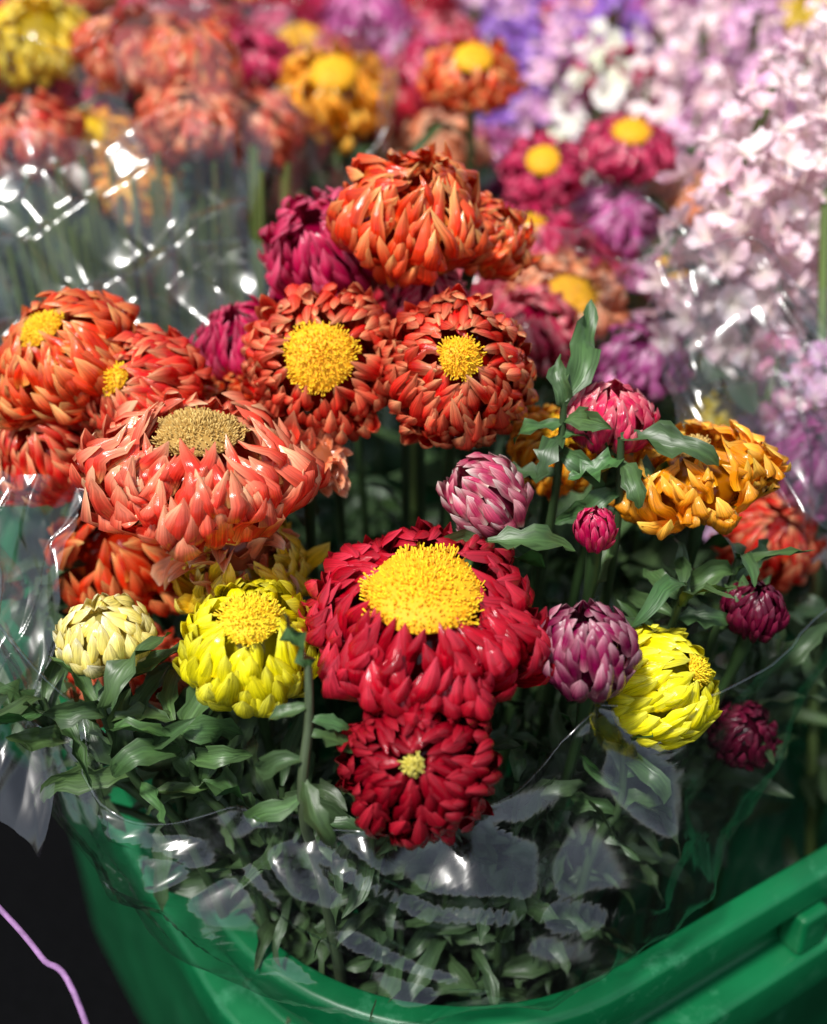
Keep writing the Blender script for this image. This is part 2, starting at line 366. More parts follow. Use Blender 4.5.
def sprig(pts,leaves,label,seed,rad=.2,color=(.020,.074,.015),scol=(.04,.08,.024)):
    r=random.Random(seed); pts=[Vector(p) for p in pts]; base=pts[0]
    e=empty("leafy_stem",base,label,"leafy stem","leafy stems in the bunch")
    fine=[]
    for i in range(len(pts)-1):
        a=pts[max(0,i-1)];b=pts[i];c=pts[i+1];d=pts[min(len(pts)-1,i+2)]
        for k in range(6):
            t=k/6
            fine.append(.5*((2*b)+(c-a)*t+(2*a-5*b+4*c-d)*t*t+(3*b-a-3*c+d)*t**3))
    fine.append(pts[-1])
    V=[];F=[];C=[];SV=[]
    n=len(fine)
    tube(V,F,C,SV,[p-base for p in fine],[lerp(rad,rad*.5,i/n) for i in range(n)],scol)
    o=mesh_obj("stem",V,F,M_stem,C,SV); o.parent=e
    for (t,d,L,W,dr) in leaves:
        p=fine[min(n-1,int(t*(n-1)))]
        d=Vector(d); up=Vector((0,-.5,1)) if abs(d.normalized().z)<.8 else Vector((0,-1,.2))
        leafobj(e,p-base,d,up,L,W*.85,dr,r,color)
    return e
def rl(n,seed,L=(1.8,3.2),t0=.5):
    r=random.Random(seed); out=[]
    for i in range(n):
        a=i*2.4+r.random(); 
        out.append((t0+(1-t0)*i/(n-1),(math.cos(a),math.sin(a)*.8-.25,r.uniform(.2,1.7)),r.uniform(*L),r.uniform(.5,.95),r.uniform(.3,2.4)))
    return out
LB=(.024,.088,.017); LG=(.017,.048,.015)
sprig([(-3,2,-20),(-6.5,-.5,4),(-8.3,-1.0,9),(-8.8,-1.2,11.8)],rl(17,4,(2.0,3.4),.6),"green stem with a tuft of curled pointed leaves",5,color=LB)
sprig([(-3,2,-20),(-7,0,4),(-10,-.3,9),(-10.8,-.1,11.0)],rl(13,14,(1.8,3.2),.6),"green stem with curled leaves against the wrap",6,color=LB)
sprig([(-2,0,-20),(-5,-.8,4),(-6.4,-1.0,8.5),(-6.9,-.9,10.8)],rl(12,24,(1.8,3.2),.6),"leafy green stem below a yellow flower",7,color=LB)
for k,(sx,sy,sz) in enumerate([(-12.2,2.2,9.5),(-12.6,5.0,11.0),(-12.2,8.5,11.5),(11.0,4.0,8.5),(12.2,7.0,9.0),(12.8,10.5,8.0)]):
    sprig([(-3 if sx<0 else 3,5,-20),(sx*.6,sy*.8+1,1),(sx*.93,sy,sz-4),(sx,sy,sz)],rl(14,130+k*7,(2.4,3.8),.55),"dark leafy stem pressed to the side of the wrap",50+k,color=(.014,.042,.012))
sprig([(-1,0,-20),(-2.6,-2.4,4),(-3.1,-3.6,10.0),(-2.9,-2.9,12.6),(-2.9,-2.4,14.0)],[(.97,(-.1,.1,1),1.8,.7,.2),(.80,(-1,-.2,.3),1.2,.5,1.2),(.78,(1,-.3,.2),1.2,.45,1.4),(.72,(1,-.3,0),1.8,.6,1.6),(.66,(-1,-.3,0),2.0,.7,1.6),(.6,(.3,-.8,-.3),2.4,.7,1.2),(.56,(-.8,-.3,-.3),2.4,.7,1.2)],"pale cut stem standing up with small folded leaves",8,.2,scol=(.07,.10,.045))
sprig([(2,4,-20),(3.6,5,8),(4.1,4.8,15),(4.2,4.9,18)],[(1,(.62,.7,.75),3.8,1.1,.3),(.97,(-.25,.1,1),1.8,.7,.8),(.94,(.3,-.5,.6),1.8,.8,1.4),(.92,(-.8,-.3,.2),1.8,.8,1.4),(.88,(.8,-.3,.3),2.0,.8,1.2),(.84,(-.3,-.8,.1),2.0,.8,1.4),(.8,(.4,-.8,.1),2.2,.8,1.6),(.76,(-.9,-.3,.2),2.2,.8,1.1)],"tall green stem with a large upright leaf",9)
sprig([(3,4,-20),(5.6,4.5,8),(5.9,4.0,14),(5.8,4.1,17.2)],[(1,(1,-.25,.30),3.1,1.1,.9),(.93,(-.6,-.6,.2),1.8,.9,1.5),(.9,(.3,-.8,.1),1.8,.8,1.6),(.86,(.9,-.2,.1),2.2,.9,1.2),(.8,(-.8,-.3,.1),2.2,.9,1.2)],"green stem with a broad leaf over an orange flower",10,color=LB)
sprig([(1,3,-20),(1.6,2.0,6),(1.9,1.9,12),(1.9,2.0,15)],[(1,(1,.0,.05),2.8,1.0,.5),(.98,(-1,.15,.2),2.2,.9,.7),(.95,(.8,-.5,.1),2.0,.9,1.4),(.9,(-.7,-.5,.1),2.0,.9,1.6)],"leafy green stem between red flower and buds",11,color=LB)
sprig([(4,4,-20),(6.5,3,6),(7.4,2.4,11),(7.7,2.2,13.4)],rl(13,34,(1.6,3.0),.66),"leafy green stem beside dark buds",12)
sprig([(4,4,-20),(8.6,4,6),(9.2,3.4,11),(9.6,3.6,13.4)],rl(13,44,(1.8,3.2),.66),"leafy green stem near the orange flower",13)
sprig([(3,1,-20),(5,-.2,3),(6.0,-.2,7),(5.9,.2,9.6)],rl(12,54,(1.8,3.2),.6),"leafy green stem under the purple bud",15)
for k,(sx,sy,sz) in enumerate([(-4.0,-.4,8.0),(-1.4,-1.2,7.6),(2.8,-.2,8.0),(-5.6,.5,7.0),(-2.4,-.6,5),(.8,-.8,5.4),(4.4,.8,6.2),(6.6,2.0,7.6),(1.0,.4,8.6),(-7.4,1.2,8.4),(2.4,-1.2,4.2),(-.6,-1.4,3.6),(-4.2,-.2,4.2)]):
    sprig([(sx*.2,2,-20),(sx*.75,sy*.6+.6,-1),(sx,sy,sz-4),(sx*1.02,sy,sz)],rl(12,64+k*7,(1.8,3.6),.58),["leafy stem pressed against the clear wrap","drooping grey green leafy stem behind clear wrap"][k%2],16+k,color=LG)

# crate frame axes
an=math.radians(32.5)
crC=Vector((-1.3,-7.0,2.5)); e1=Vector((math.cos(an),math.sin(an),0)); e2=Vector((-e1.y,e1.x,0))
V=[];F=[];C=[];SV=[]
r=random.Random(99)
n=0
while n<620:
    x=r.uniform(-11,12); y=r.uniform(-1.5,17); z=r.uniform(-4,16)
    top=11.2+.55*y-4.0
    if z>top: continue
    rad=math.hypot(x,y-6.5)
    if rad>min(8.3,4.5+(z+18)*.22): continue
    if n>340 and (y>2.5 or z<-2): continue
    a=r.uniform(0,6.28)
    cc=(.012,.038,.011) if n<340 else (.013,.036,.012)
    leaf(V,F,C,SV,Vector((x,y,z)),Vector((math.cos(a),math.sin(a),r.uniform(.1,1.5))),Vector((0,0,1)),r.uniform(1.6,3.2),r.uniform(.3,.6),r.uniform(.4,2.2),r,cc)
    n+=1
for i in range(150):
    a=r.uniform(0,6.28); q=r.random()**.5
    t=Vector((q*8.0*math.cos(a),6.5+q*7.4*math.sin(a),r.uniform(4,8.5))); b=Vector((t.x*.4,6.5+(t.y-6.5)*.4,-20))
    P=(t,t-Vector((0,0,4)),b+Vector((0,0,8)),b)
    tube(V,F,C,SV,[bez(P,k/8) for k in range(9)],[.03+.05*r.random()]*9,(.03,.055,.02),5)
o=mesh_obj("foliage",V,F,M_leaf,C,SV); o["kind"]="stuff"; o["label"]="dense dark green leaves and stems filling the bunch"; o["category"]="foliage"
# loose leaves filling the crate around the bunch
V=[];F=[];C=[];SV=[]; n=0
while n<520:
    a=r.uniform(4.5,56); b=r.uniform(4.5,36)
    if a<9 and b<9: continue
    p=crC+e1*a+e2*b
    if math.hypot(p.x,p.y-6.5)<9.6 or p.y>26: continue
    th=r.uniform(0,6.28)
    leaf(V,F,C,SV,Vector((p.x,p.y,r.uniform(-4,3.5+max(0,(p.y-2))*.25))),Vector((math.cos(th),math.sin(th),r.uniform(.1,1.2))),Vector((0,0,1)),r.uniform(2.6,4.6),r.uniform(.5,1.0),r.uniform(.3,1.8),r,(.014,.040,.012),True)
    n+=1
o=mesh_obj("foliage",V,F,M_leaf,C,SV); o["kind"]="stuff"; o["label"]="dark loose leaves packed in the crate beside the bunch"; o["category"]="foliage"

# ---------------------------------------------------------------- crate
def crate():
    Lx,Ly,rc=60,40,8.5
    prof=[(-.9,-24),(-.1,-1.2),(-.1,-.15),(0,0),(.7,0),(.85,-.15),(.9,-1.2),(.8,-1.35),(.25,-1.4),(.2,-2.9),(.3,-3.0),(1.3,-3.05),(1.45,-3.2),(1.4,-5.0),(1.3,-5.1),(.3,-5.15),(-.4,-24.6),(-.6,-25),(-3,-25)]
    loop=[]
    for (cx,cy,a0) in ((Lx-rc,rc,-90),(Lx-rc,Ly-rc,0),(rc,Ly-rc,90),(rc,rc,180)):
        for k in range(17):
            a=math.radians(a0+90*k/16); loop.append((cx,cy,a))
    V=[];F=[]
    n=len(loop)
    for (of,z) in prof:
        for (cx,cy,a) in loop:
            V.append(crC+e1*(cx+math.cos(a)*(rc+of))+e2*(cy+math.sin(a)*(rc+of))+Vector((0,0,z)))
    for j in range(len(prof)-1):
        for k in range(n):
            a=j*n+k;b=j*n+(k+1)%n; F.append((a,b,b+n,a+n))
    return V,F
org=crC+e1*30+e2*20+Vector((0,0,-25))
root=empty("plastic_crate",org,"green plastic crate holding wrapped flower bunches","crate","green crates of flowers")
V,F=crate(); V=[v-org for v in V]
wall=mesh_obj("wall",V,F,M_crate); wall.parent=root
md=wall.modifiers.new("b",'BEVEL'); md.width=.0012; md.segments=2; md.limit_method='ANGLE'; md.angle_limit=math.radians(35)
V=[]
for z in (-24.0,-23.6):
    for (a,b) in ((3.5,3.5),(56.5,3.5),(56.5,36.5),(3.5,36.5)): V.append(crC+e1*a+e2*b+Vector((0,0,z))-org)
F=[(3,2,1,0),(4,5,6,7),(0,1,5,4),(1,2,6,5),(2,3,7,6),(3,0,4,7)]
fo=mesh_obj("floor",V,F,M_crate,smooth=False); fo.parent=root
def box(V,F,o,a,b,c,s):
    b0=len(V)
    for k in range(8):
        V.append(o+a*(s[0]*(1 if k&1 else -1)/2)+b*(s[1]*(1 if k&2 else -1)/2)+c*(s[2]*(1 if k&4 else -1)/2))
    for f in ((0,2,3,1),(4,5,7,6),(0,1,5,4),(2,6,7,3),(0,4,6,2),(1,3,7,5)): F.append(tuple(b0+i for i in f))
ez=Vector((0,0,1)); parts=[wall,fo]
for (d,dd) in ((16.5,0),(34,0),(48,0),(0,14),(0,22),(0,29)):
    V=[];F=[]
    if d: box(V,F,Vector((0,0,0)),e1,e2,ez,(1.3,1.0,1.7)); loc=crC+e1*d-e2*.75+ez*(-2.2)-org
    else: box(V,F,Vector((0,0,0)),e1,e2,ez,(1.0,1.3,1.7)); loc=crC+e2*dd-e1*.75+ez*(-2.2)-org
    rb=mesh_obj("rib",V,F,M_crate,smooth=False); rb.parent=root; rb.location=loc*S
    md=rb.modifiers.new("b",'BEVEL'); md.width=.002; md.segments=3; parts.append(rb)
for (a,b) in ((0,43.5),(0,87),(63.5,43.5)):
    c=root.copy(); col.objects.link(c); c.location=root.location+(e1*a+e2*b)*S; c["label"]="green plastic crate full of flowers behind the first one"
    for ch in parts:
        k=ch.copy(); k.parent=c; col.objects.link(k)

V=[(-3000,-3000,-22.7),(3000,-3000,-22.7),(3000,3000,-22.7),(-3000,3000,-22.7)]
g=mesh_obj("ground",V,[(0,1,2,3)],M_ground,smooth=False); g["kind"]="structure"; g["label"]="dark asphalt market ground under the crates"; g["category"]="ground"

def smoothpts(pts,k=10):
    pts=[Vector(p) for p in pts]; out=[]
    for i in range(len(pts)-1):
        a=pts[max(0,i-1)];b=pts[i];c=pts[i+1];d=pts[min(len(pts)-1,i+2)]
        for q in range(k):
            t=q/k; out.append(.5*((2*b)+(c-a)*t+(2*a-5*b+4*c-d)*t*t+(3*b-a-3*c+d)*t**3))
    out.append(pts[-1]); return out
V=[];F=[];C=[];SV=[]
pts=smoothpts([(-34,10,12),(-20,2,7.4),(-13.5,-2,6.3),(-11.9,-3.3,6.1),(-10.3,-4.9,6.0),(-8.6,-6.9,5.6),(-5,-13,-4),(-3,-20,-22.6)])
tube(V,F,C,SV,pts,[.085]*len(pts),(.4,.1,.45),8)
tw=mesh_obj("twine",V,F,M_twine,C,SV); tw["label"]="thin purple twine hanging beside the crate"; tw["category"]="twine"

# ---------------------------------------------------------------- cellophane wraps
def table(tab,th,idx):
    n=len(tab)
    for i in range(n):
        a=tab[i]; b=tab[(i+1)%n]; tb=b[0] if b[0]>a[0] else b[0]+360
        t2=th if th>=a[0] else th+360
        if a[0]<=t2<=tb:
            t=(t2-a[0])/(tb-a[0]); t=t*t*(3-2*t)*.5+t*.5
            return lerp(a[idx],b[idx],t)
    return tab[0][idx]
def mkknots(r,lo,hi,a=-40,b=420):
    kn=[]
    while a<b: kn.append((a,r.uniform(-1,1))); a+=r.uniform(lo,hi)
    kn.append((b+1,0)); return kn
def knot(kn,a):
    for i in range(len(kn)-1):
        if kn[i][0]<=a<kn[i+1][0]:
            return lerp(kn[i][1],kn[i+1][1],(a-kn[i][0])/(kn[i+1][0]-kn[i][0]))
    return 0
def wrap(cx,cy,zb,rb,neck,bz,bulge,tab,seed,label,fold=.7,nt=300,nz=64):
    r=random.Random(seed); V=[];F=[]
    org=Vector((cx,cy,zb))
    K=[mkknots(r,4,16),mkknots(r,5,20),mkknots(r,3,9),mkknots(r,2,7)]
    hs=[j/nz for j in range(nz+1)]+[1.0]*5
    for j,h in enumerate(hs):
        lip=max(0,j-nz)
        for i in range(nt+1):
            th=360*i/nt; tq=th%360
            R=table(tab,tq,1); Z=table(tab,tq,2)
            br=table(bulge,tq,1)
            if h<.35: q=h/.35; rr=lerp(rb,neck[0],q**.9); z=lerp(zb,neck[1],q)
            elif h<.5: q=(h-.35)/.15; rr=lerp(neck[0],br,math.sin(q*1.57)); z=lerp(neck[1],bz,q)
            else:
                q=(h-.5)/.5; rr=lerp(br,R,q)+math.sin(q*math.pi)*.4; z=lerp(bz,Z,q)
            amp=fold*(.35+.75*h)
            w1=knot(K[0],(th+8*math.sin(h*3+seed))%360); w2=knot(K[1],(th+46*h)%360); w3=knot(K[2],(th-60*h+30)%360); w4=knot(K[3],(th+120*h)%360)
            edge=min(1,min(th,360-th)/12)
            f=(w1*.65+w2*.85+w3*.6+w4*.35)*amp*edge
            nn=noise.noise(Vector((math.cos(math.radians(th))*2,math.sin(math.radians(th))*2,h*3+seed)))*fold*1.2
            la=lip/5*4.2
            p=Vector((math.cos(math.radians(th)),math.sin(math.radians(th)),0))
            V.append(p*(rr+f+nn*(.3+.7*h)+.06*(1-math.cos(la)))+Vector((0,0,z-zb+(w2*.4+w3*.2)*h*edge+.06*math.sin(la))))
    for j in range(len(hs)-1):
        for i in range(nt):
            a=j*(nt+1)+i; F.append((a,a+1,a+nt+2,a+nt+1))
    o=mesh_obj("cellophane_wrap",V,F,M_cello); o.location=org*S
    o["label"]=label; o["category"]="plastic wrap"; o["group"]="clear cellophane wraps around the bunches"
    return o
wrap(0,6.5,-18,5,(8.8,1.0),4.8,[(0,12),(90,11),(180,12),(215,12),(240,12),(270,11.8),(300,11.4),(330,11.8)],
 [(0,14.0,14.5),(25,13.2,17),(45,11.0,21.5),(70,11.5,19),(100,12,17.5),(130,14,19),(155,14.3,18),(180,14.2,17.5),(198,13.6,15.5),(212,12.8,11.5),(226,12.0,8.6),(245,10.2,9.8),(270,9.2,9.0),(285,8.9,9.6),(300,8.9,11.5),(318,10.6,10.8),(340,12.6,12.5)],3,"clear crinkled cellophane sleeve around the front strawflower bunch",.66)
BB=[(0,9.5),(180,9.5)]
wrap(-13,29,-18,5,(7.5,0),7,BB,[(0,12,24),(40,11,24),(90,12,24),(150,12,24),(190,12,24),(220,11.0,25),(245,9.4,27),(270,8.8,25),(292,9.2,27.5),(312,10.5,24),(335,12,20)],5,"clear cellophane sleeve around rust and orange strawflowers",1.0,220,50)
wrap(17,20,-18,5,(7.5,0),7,BB,[(0,12,18),(60,11,20),(120,11,20),(160,11,18),(200,10.5,18.5),(235,9.4,20.5),(262,8.6,16),(300,10,15)],8,"clear cellophane sleeve around pale pink stock flowers",.85,220,50)
wrap(3,31,-18,5,(7.5,0),7,BB,[(0,10,16),(90,11,17),(180,11,18),(235,10,18),(262,9.5,17),(300,11,14)],11,"clear cellophane sleeve around mixed strawflowers",.7,180,40)
def flap(c00,c10,c01,c11,seed,label,amp=.6,n=90):
    r=random.Random(seed); c=[Vector(x) for x in (c00,c10,c01,c11)]; org=(c[0]+c[1]+c[2]+c[3])/4
    K=[mkknots(r,.05,.25,-1.5,3.5),mkknots(r,.06,.22,-1.5,3.5),mkknots(r,.03,.12,-1.5,3.5)]
    nr=((c[1]-c[0]).cross(c[2]-c[0])).normalized()
    V=[];F=[]
    for j in range(n+1):
        for i in range(n+1):
            u=i/n; v=j/n
            p=(c[0]*(1-u)+c[1]*u)*(1-v)+(c[2]*(1-u)+c[3]*u)*v
            f=knot(K[0],u+.25*v)*.7+knot(K[1],u*.6-v*.8+.5)*.7+knot(K[2],u+v*.9)*.3
            p=p+nr*(f*amp+noise.noise(Vector((u*2.5,v*2.5,seed)))*amp*1.6)
            p=p+(c[2]-c[0]).normalized()*knot(K[1],u*1.5)*.5*(v-.5)+(c[1]-c[0]).normalized()*knot(K[0],v*1.5)*.5*(u-.5)
            V.append(p-org)
    for j in range(n):
        for i in range(n):
            a=j*(n+1)+i; F.append((a,a+1,a+n+2,a+n+1))
    o=mesh_obj("cellophane_wrap",V,F,M_cello); o.location=org*S
    o["label"]=label; o["category"]="plastic wrap"; o["group"]="clear cellophane wraps around the bunches"
flap((-18,10.6,16.4),(-5.5,12.8,16.6),(-19.5,20.3,21.8),(-7.2,20.3,22.6),4,"loose crumpled cellophane flap with bright glare over green stems",.75)
flap((8.6,8.4,15.0),(14.8,3.5,12.2),(7.9,16.2,19.8),(16.5,13.6,18.6),9,"loose cellophane flap standing beside pink stock flowers",.6)
flap((-10.6,-3.2,8.0),(-13.6,-1.0,8.6),(-10.4,4.6,15.8),(-14,5.2,15.6),13,"loose cellophane edge beside coral strawflowers",.45)

# ---------------------------------------------------------------- background strawflowers
MAST={}
def master(kind,pal,dcol,seed):
    key=(kind,pal,dcol)
    if key in MAST: return MAST[key]
    R=2.1
    if kind=='open': V,F,C,SV=head('inc',R,1.35,120,pal,seed,ncol=3,amin=24,flare=.26,wid=1.2,jit=1.6)
    else: V,F,C,SV=head('inc',R,1.6,110,pal,seed,ncol=3,amin=7,flare=.24,wid=1.25,jit=1.7)
    a=mesh_obj("petals",V,F,M_petal,C,SV)
    b=None
    if dcol:
        V,F,C,SV=disc(.95 if kind=='open' else .5,.4,1.05 if kind=='open' else 1.4,110,dcol,seed); b=mesh_obj("flower_center",V,F,M_disc,C,SV)
    MAST[key]=[a.data,b.data if b else None]
    for o in (a,b):
        if o: bpy.data.objects.remove(o)
    return MAST[key]
V=[];F=[];C=[];SV=[]
tube(V,F,C,SV,[Vector((0,0,-i*2.5)) for i in range(15)],[.2]*15,(.16,.24,.06),6)
tmp=mesh_obj("stem",V,F,M_stem,C,SV); STEM=tmp.data; bpy.data.objects.remove(tmp)
V=[];F=[];C=[];SV=[]; r=random.Random(5)
for i in range(6):
    a=i*2.4; leaf(V,F,C,SV,Vector((0,0,-2.2-i*1.8)),Vector((math.cos(a),math.sin(a),r.uniform(.3,1))),Vector((0,0,1)),r.uniform(3,4.5),.7,r.uniform(.3,1.3),r,(.05,.12,.03),True)
tmp=mesh_obj("foliage",V,F,M_leaf,C,SV); LEAF=tmp.data; bpy.data.objects.remove(tmp)
LAB={'coral':'coral red','coralpink':'coral pink','orange':'orange','yellow':'bright yellow','gold':'golden','magenta':'magenta','crimson':'crimson','rose':'rose pink','peach':'peach','rust':'rust brown','mauve':'mauve pink','darkred':'dark red','cream':'cream'}
def bgf(pos,axis,diam,kind,pal,dcol,group="strawflowers in the bunches behind"):
    ms=master(kind,pal,dcol,len(MAST)*7+1); k=diam/4.2
    q=Vector(axis).normalized().to_track_quat('Z','Y')
    base=Vector((pos[0],pos[1],-21)); pos=Vector(pos)
    e=empty("strawflower",base,"%s strawflower%s on a green stem"%(LAB[pal],' with yellow center' if dcol else ''),"flower",group)
    for nm,me in (("petals",ms[0]),("flower_center",ms[1])):
        if me is None: continue
        o=bpy.data.objects.new(nm,me); col.objects.link(o); o.parent=e; o.location=(pos-base)*S
        o.rotation_mode='QUATERNION'; o.rotation_quaternion=q@Quaternion((0,0,1),rnd.uniform(0,6.28)); o.scale=(k,k,k*rnd.uniform(.85,1.1))
    for nm,me in (("stem",STEM),("foliage",LEAF)):
        o=bpy.data.objects.new(nm,me); col.objects.link(o); o.parent=e; o.location=(pos-base)*S+Vector((0,0,-.008*k))
        o.rotation_euler=(rnd.uniform(-.06,.06),rnd.uniform(-.06,.06),rnd.uniform(0,6.28))
        if nm=="foliage": o["kind"]="stuff"
for a in [
 ((4.2,16.1,15.8),(0,-.5,.8),3.6,'inc','rose',None),
 ((5.8,18.4,15.8),(.1,-.6,.8),4.4,'open','peach','yellow'),
 ((8.6,16.5,14.4),(0,-.4,.9),3.4,'inc','mauve',None),
 ((4.8,23.5,16.6),(0,-.4,.9),4.2,'inc','magenta','yellow'),
 ((2.6,20.5,16.2),(0,-.4,.9),4.0,'inc','rose',None),
 ((-4,33.2,21.2),(0,-.5,.8),5.0,'open','orange','yellow'),
 ((2.4,29.4,22.7),(0,-.45,.85),4.0,'open','coral','yellow'),
 ((-6.2,40.2,21.6),(0,-.3,.9),5,'open','rose','yellow'),
 ((5.6,27.2,19),(-.1,-.65,.8),3.4,'open','magenta','yellow'),
 ((9.8,29.7,19.4),(0,-.4,.9),3.9,'open','magenta','yellow'),
 ((8.9,28.1,16.5),(.1,-.4,.9),4.0,'inc','mauve',None),
 ((7.0,24.5,15.2),(.1,-.4,.9),4.0,'inc','magenta',None),
 ((11.0,24.5,14.6),(.1,-.4,.9),3.6,'open','mauve','yellow'),
 ((12.9,30.5,16.8),(0,-.4,.9),3.2,'inc','peach',None),
 ((1.1,33.8,18.4),(0,-.4,.9),4.4,'inc','peach',None),
 ((3.5,35,17.4),(0,-.4,.9),4.4,'inc','mauve',None),
 ((-17.5,32.3,23.8),(.1,-.5,.8),4.6,'open','gold',None),
 ((-20.3,34.3,22.8),(.1,-.5,.8),4.6,'inc','coral',None),
 ((-14.7,27.7,19.8),(0,-.4,.9),4.4,'open','orange','gold'),
 ((-12.7,29.9,23.7),(0,-.35,.95),4.6,'open','rust',None),
 ((-9.8,26.3,21.4),(.1,-.4,.9),4.2,'inc','rust',None),
 ((-10.2,29.3,23.2),(.1,-.3,.9),4.2,'inc','coral',None),
 ((-15.5,33.1,21.2),(0,-.5,.8),4.4,'inc','magenta',None),
 ((-8.3,35.8,21.8),(0,-.5,.8),4.4,'inc','magenta',None),
 ((-14.1,43.2,22.7),(0,-.4,.9),5,'inc','rose',None),
 ((-16.7,25.8,20.7),(-.2,-.4,.9),4.0,'inc','coralpink',None),
 ((-12.3,25.0,18.9),(0,-.6,.8),3.4,'inc','orange',None),
 ((-7.5,29.5,20.4),(0,-.5,.8),4.0,'inc','rust',None),
 ((-2.8,49.8,22.2),(0,-.4,.9),4.6,'inc','mauve',None),
 ((.2,58.7,21.6),(0,-.4,.9),5,'inc','crimson',None),
 ((.6,44,20.2),(0,-.4,.9),4.4,'inc','magenta',None),
 ((-1.8,37,19.6),(0,-.4,.9),4.4,'inc','crimson',None),
 ((-.2,17.5,15.5),(0,-.5,.8),3.8,'inc','crimson',None),
 ((-11.5,13.5,14.0),(0,-.5,.8),3.8,'inc','orange',None),
 ((12.5,16.5,11.8),(0,-.4,.9),3.8,'inc','gold',None),
 ((14.5,12.4,12.0),(0,-.4,.9),3.8,'inc','mauve',None),
 ((24,47,22.6),(0,-.4,.9),5,'inc','gold',None)]:
    bgf(*a)
r=random.Random(21)
pals_l=['rust','peach','coral','rose','coralpink','rose']; pals_m=['rose','magenta','rose','mauve','crimson','mauve']
n=0
while n<60:
    y=r.uniform(38,112); x=r.uniform(-.38,.30)*(y+30)
    f=x/(y+30)
    if f>.02 and r.random()<.75: continue
    n+=1
    pl=pals_l if f<-.14 else pals_m
    k=r.choice(['inc','inc','open'])
    bgf((x,y,19.5+r.uniform(-2,3)),(r.uniform(-.3,.3),-.4,.9),r.uniform(4.4,5.8),k,r.choice(pl),'yellow' if k=='open' else None)

# ---------------------------------------------------------------- stock flower spikes
SP={'pale':((.94,.60,.73),(1.0,.82,.88)),'lilac':((.70,.30,.66),(.92,.56,.82)),'violet':((.26,.05,.60),(.46,.16,.80)),'white':((.78,.84,.64),(.97,.90,.92)),'pink':((.84,.22,.52),(.98,.50,.72))}
SM={}
def spike_mesh(pal,seed):
    r=random.Random(seed);V=[];F=[];C=[];SV=[]
    ca,cb=SP[pal]; H=11
    for i in range(58):
        t=i/57; a=i*2.4+r.uniform(-.4,.4); z=-t*H+r.uniform(-.4,.4); rr=lerp(.4,2.2,min(1,t*2.2))*r.uniform(.65,1.25)
        n=Vector((math.cos(a),math.sin(a),lerp(1.2,.15,t)+r.uniform(-.3,.3))).normalized(); c0=Vector((math.cos(a)*rr,math.sin(a)*rr,z))
        u=n.orthogonal().normalized(); v=n.cross(u); np_=r.choice([5,7,8]); size=lerp(.42,.84,min(1,t*2.5))*r.uniform(.7,1.15)
        cc=mix3(ca,cb,r.random())
        for k in range(np_):
            th=k/np_*6.283*(1 if np_<6 else 2)+r.uniform(-.4,.4); d=u*math.cos(th)+v*math.sin(th); sd=n.cross(d); b0=len(V); lift=r.uniform(-.2,1.4)
            for si,(s,w) in enumerate(((0,.12),(.35,.5),(.75,.72),(1,.45))):
                for x in (-1,-.4,.4,1):
                    V.append(c0+d*s*size+n*(lift*s*size*.8+.2*size*math.sin(x*6+k)*s)+sd*x*w*size*.62)
                    q=mix3(cc,(.70,.74,.42),.45*(1-s)); C.append((*q,.15)); SV.append((x+i,s+k,i))
            for j in range(3):
                for c in range(3):
                    q=b0+j*4+c; F.append((q,q+4,q+5,q+1))
    return V,F,C,SV
for p in SP:
    V,F,C,SV=spike_mesh(p,len(SM)+3); t=mesh_obj("florets",V,F,M_soft,C,SV); SM[p]=t.data; bpy.data.objects.remove(t)
SL={'pale':'pale pink','lilac':'lilac','violet':'violet purple','white':'white and green','pink':'bright pink'}
def spike(x,y,ztop,pal,sc=1.0,tilt=(0,0)):
    base=Vector((x,y,-21))
    e=empty("stock_flower",base,"%s stock flower spike with ruffled florets"%SL[pal],"flower","stock flowers in the bunches behind")
    for nm,me in (("florets",SM[pal]),("stem",STEM),("foliage",LEAF)):
        o=bpy.data.objects.new(nm,me); col.objects.link(o); o.parent=e
        o.location=(0,0,(ztop+21-(8 if nm=="foliage" else .5 if nm=="florets" else 1.5))*S); o.rotation_euler=(tilt[0],tilt[1],rnd.uniform(0,6.28)); s=sc if nm=="florets" else 1; o.scale=(s,s,s if nm!="stem" else 1)
        if nm=="foliage": o["kind"]="stuff"
for a in [(13.2,19.5,25.5,'pale',1.0,(.1,-.25)),(16.0,20.5,27,'pale',1.1,(.1,.1)),(19.0,22,26,'pale',1.0,(0,.2)),(15.2,18,22.5,'pale',.85,(.3,.1)),(18,18,22,'pale',.9,(.2,.1)),
          (15.4,14.5,16.5,'lilac',.8,(.2,0)),(13.6,15.5,16.4,'pink',.7,(.1,-.2)),(17.5,14,17,'pale',.8,(.1,0)),
          (9.4,37.3,24,'white',1.0,(0,.1)),(11.6,36,23,'pale',1,(0,0)),(7.6,39,24,'lilac',1,(0,-.2)),(14.1,35.8,25,'pale',1.1,(0,.1)),(16.6,36,26,'lilac',1.1,(0,-.1)),(19.6,34,26,'pale',1.1,(0,0)),(12.5,33,20.5,'lilac',1,(0,.2)),(15.5,31,20.5,'pale',1,(0,0)),(6.4,44,23,'violet',1.1,(0,.1)),(9,48,24,'lilac',1.1,(0,0)),(12,50,25,'violet',1.1,(0,-.1)),(4.6,52,23,'violet',1.1,(0,0)),(22,27,25,'pale',1.1,(0,0)),(21,22,23,'pale',1.1,(0,0))]:
    spike(*a)
for i in range(42):
    y=r.uniform(44,112); x=r.uniform(.02,.38)*(y+30)
    f=x/(y+30)
    spike(x,y,r.uniform(21,26),r.choice(['violet','lilac','violet','pink'] if f<.16 else ['pale','lilac','pink','pale','white']),r.uniform(1.1,1.4),(r.uniform(-.2,.2),r.uniform(-.2,.2)))

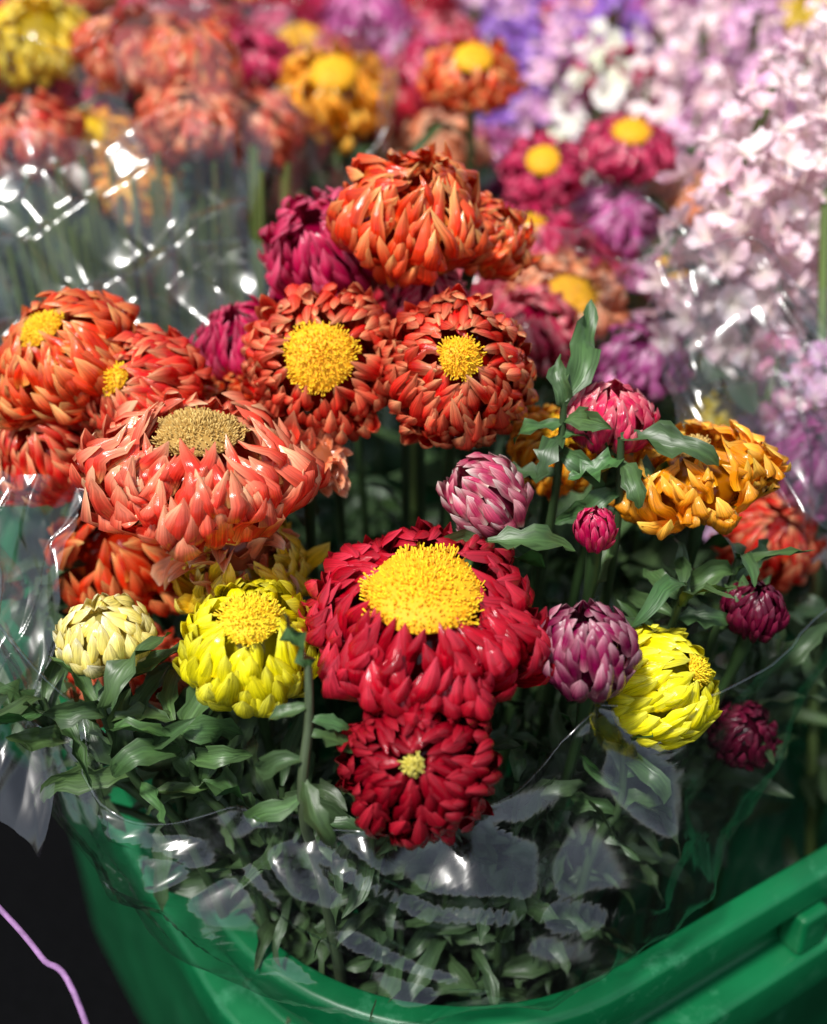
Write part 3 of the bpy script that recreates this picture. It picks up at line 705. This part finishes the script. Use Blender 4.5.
V=[];F=[];C=[];SV=[]
for i in range(1900):
    y=15+ (r.random()**1.5)*105; x=r.uniform(-.42,.42)*(y+32)
    if y<25 and x<3 and r.random()<.9: continue
    z=r.uniform(4,13)+min(1,(y-15)/20)*3
    a=r.uniform(0,6.28); k=1.1+y/60
    leaf(V,F,C,SV,Vector((x,y,z)),Vector((math.cos(a),math.sin(a),r.uniform(.2,1.5))),Vector((0,0,1)),r.uniform(3,5.5)*k,r.uniform(.6,1.0)*k,r.uniform(.2,1.4),r,(.035,.09,.03),True)
for i in range(70):
    x=r.uniform(-17,-5); y=r.uniform(19,27)
    t=Vector((x,y,r.uniform(16,21))); b=Vector((-13+(x+13)*.5,29+(y-29)*.5,-20))
    P=(t,t-Vector((0,0,6)),b+Vector((0,0,12)),b)
    tube(V,F,C,SV,[bez(P,k/8) for k in range(9)],[.1+.06*r.random()]*9,(.24,.32,.08),5)
o=mesh_obj("foliage",V,F,M_leaf,C,SV); o["kind"]="stuff"; o["label"]="mass of green leaves below the flower bunches"; o["category"]="foliage"

# ---------------------------------------------------------------- light
w=bpy.data.worlds.new("World"); scene.world=w; w.use_nodes=True
nt=w.node_tree; bg=nt.nodes['Background']; sky=nt.nodes.new('ShaderNodeTexSky'); sky.sky_type='NISHITA'; sky.sun_disc=False
sdir=Vector((-.32,-.38,.87)).normalized()
sky.sun_elevation=math.asin(sdir.z); sky.sun_rotation=math.atan2(sdir.x,sdir.y)
hs=nt.nodes.new('ShaderNodeHueSaturation'); hs.inputs['Saturation'].default_value=.55
nt.links.new(sky.outputs[0],hs.inputs['Color']); nt.links.new(hs.outputs[0],bg.inputs[0]); bg.inputs[1].default_value=.145
sl=bpy.data.lights.new("sun",'SUN'); sl.energy=5; sl.angle=math.radians(9); sl.color=(1,.97,.92)
so=bpy.data.objects.new("sun",sl); col.objects.link(so); so.rotation_mode='QUATERNION'; so.rotation_quaternion=sdir.to_track_quat('Z','Y')
scene.view_settings.view_transform='Standard'; scene.view_settings.look='None'; scene.view_settings.exposure=0

# ---------------------------------------------------------------- camera
cd=bpy.data.cameras.new("camera"); cam=bpy.data.objects.new("camera",cd); col.objects.link(cam)
cam.location=(-.002,-.272,.328); cam.rotation_euler=(math.radians(60),0,0)
cd.sensor_fit='VERTICAL'; cd.sensor_height=24; cd.lens=12/math.tan(math.radians(23)); cd.clip_start=.01; cd.clip_end=100
cd.dof.use_dof=True; cd.dof.focus_distance=.338; cd.dof.aperture_fstop=3.6
scene.camera=cam
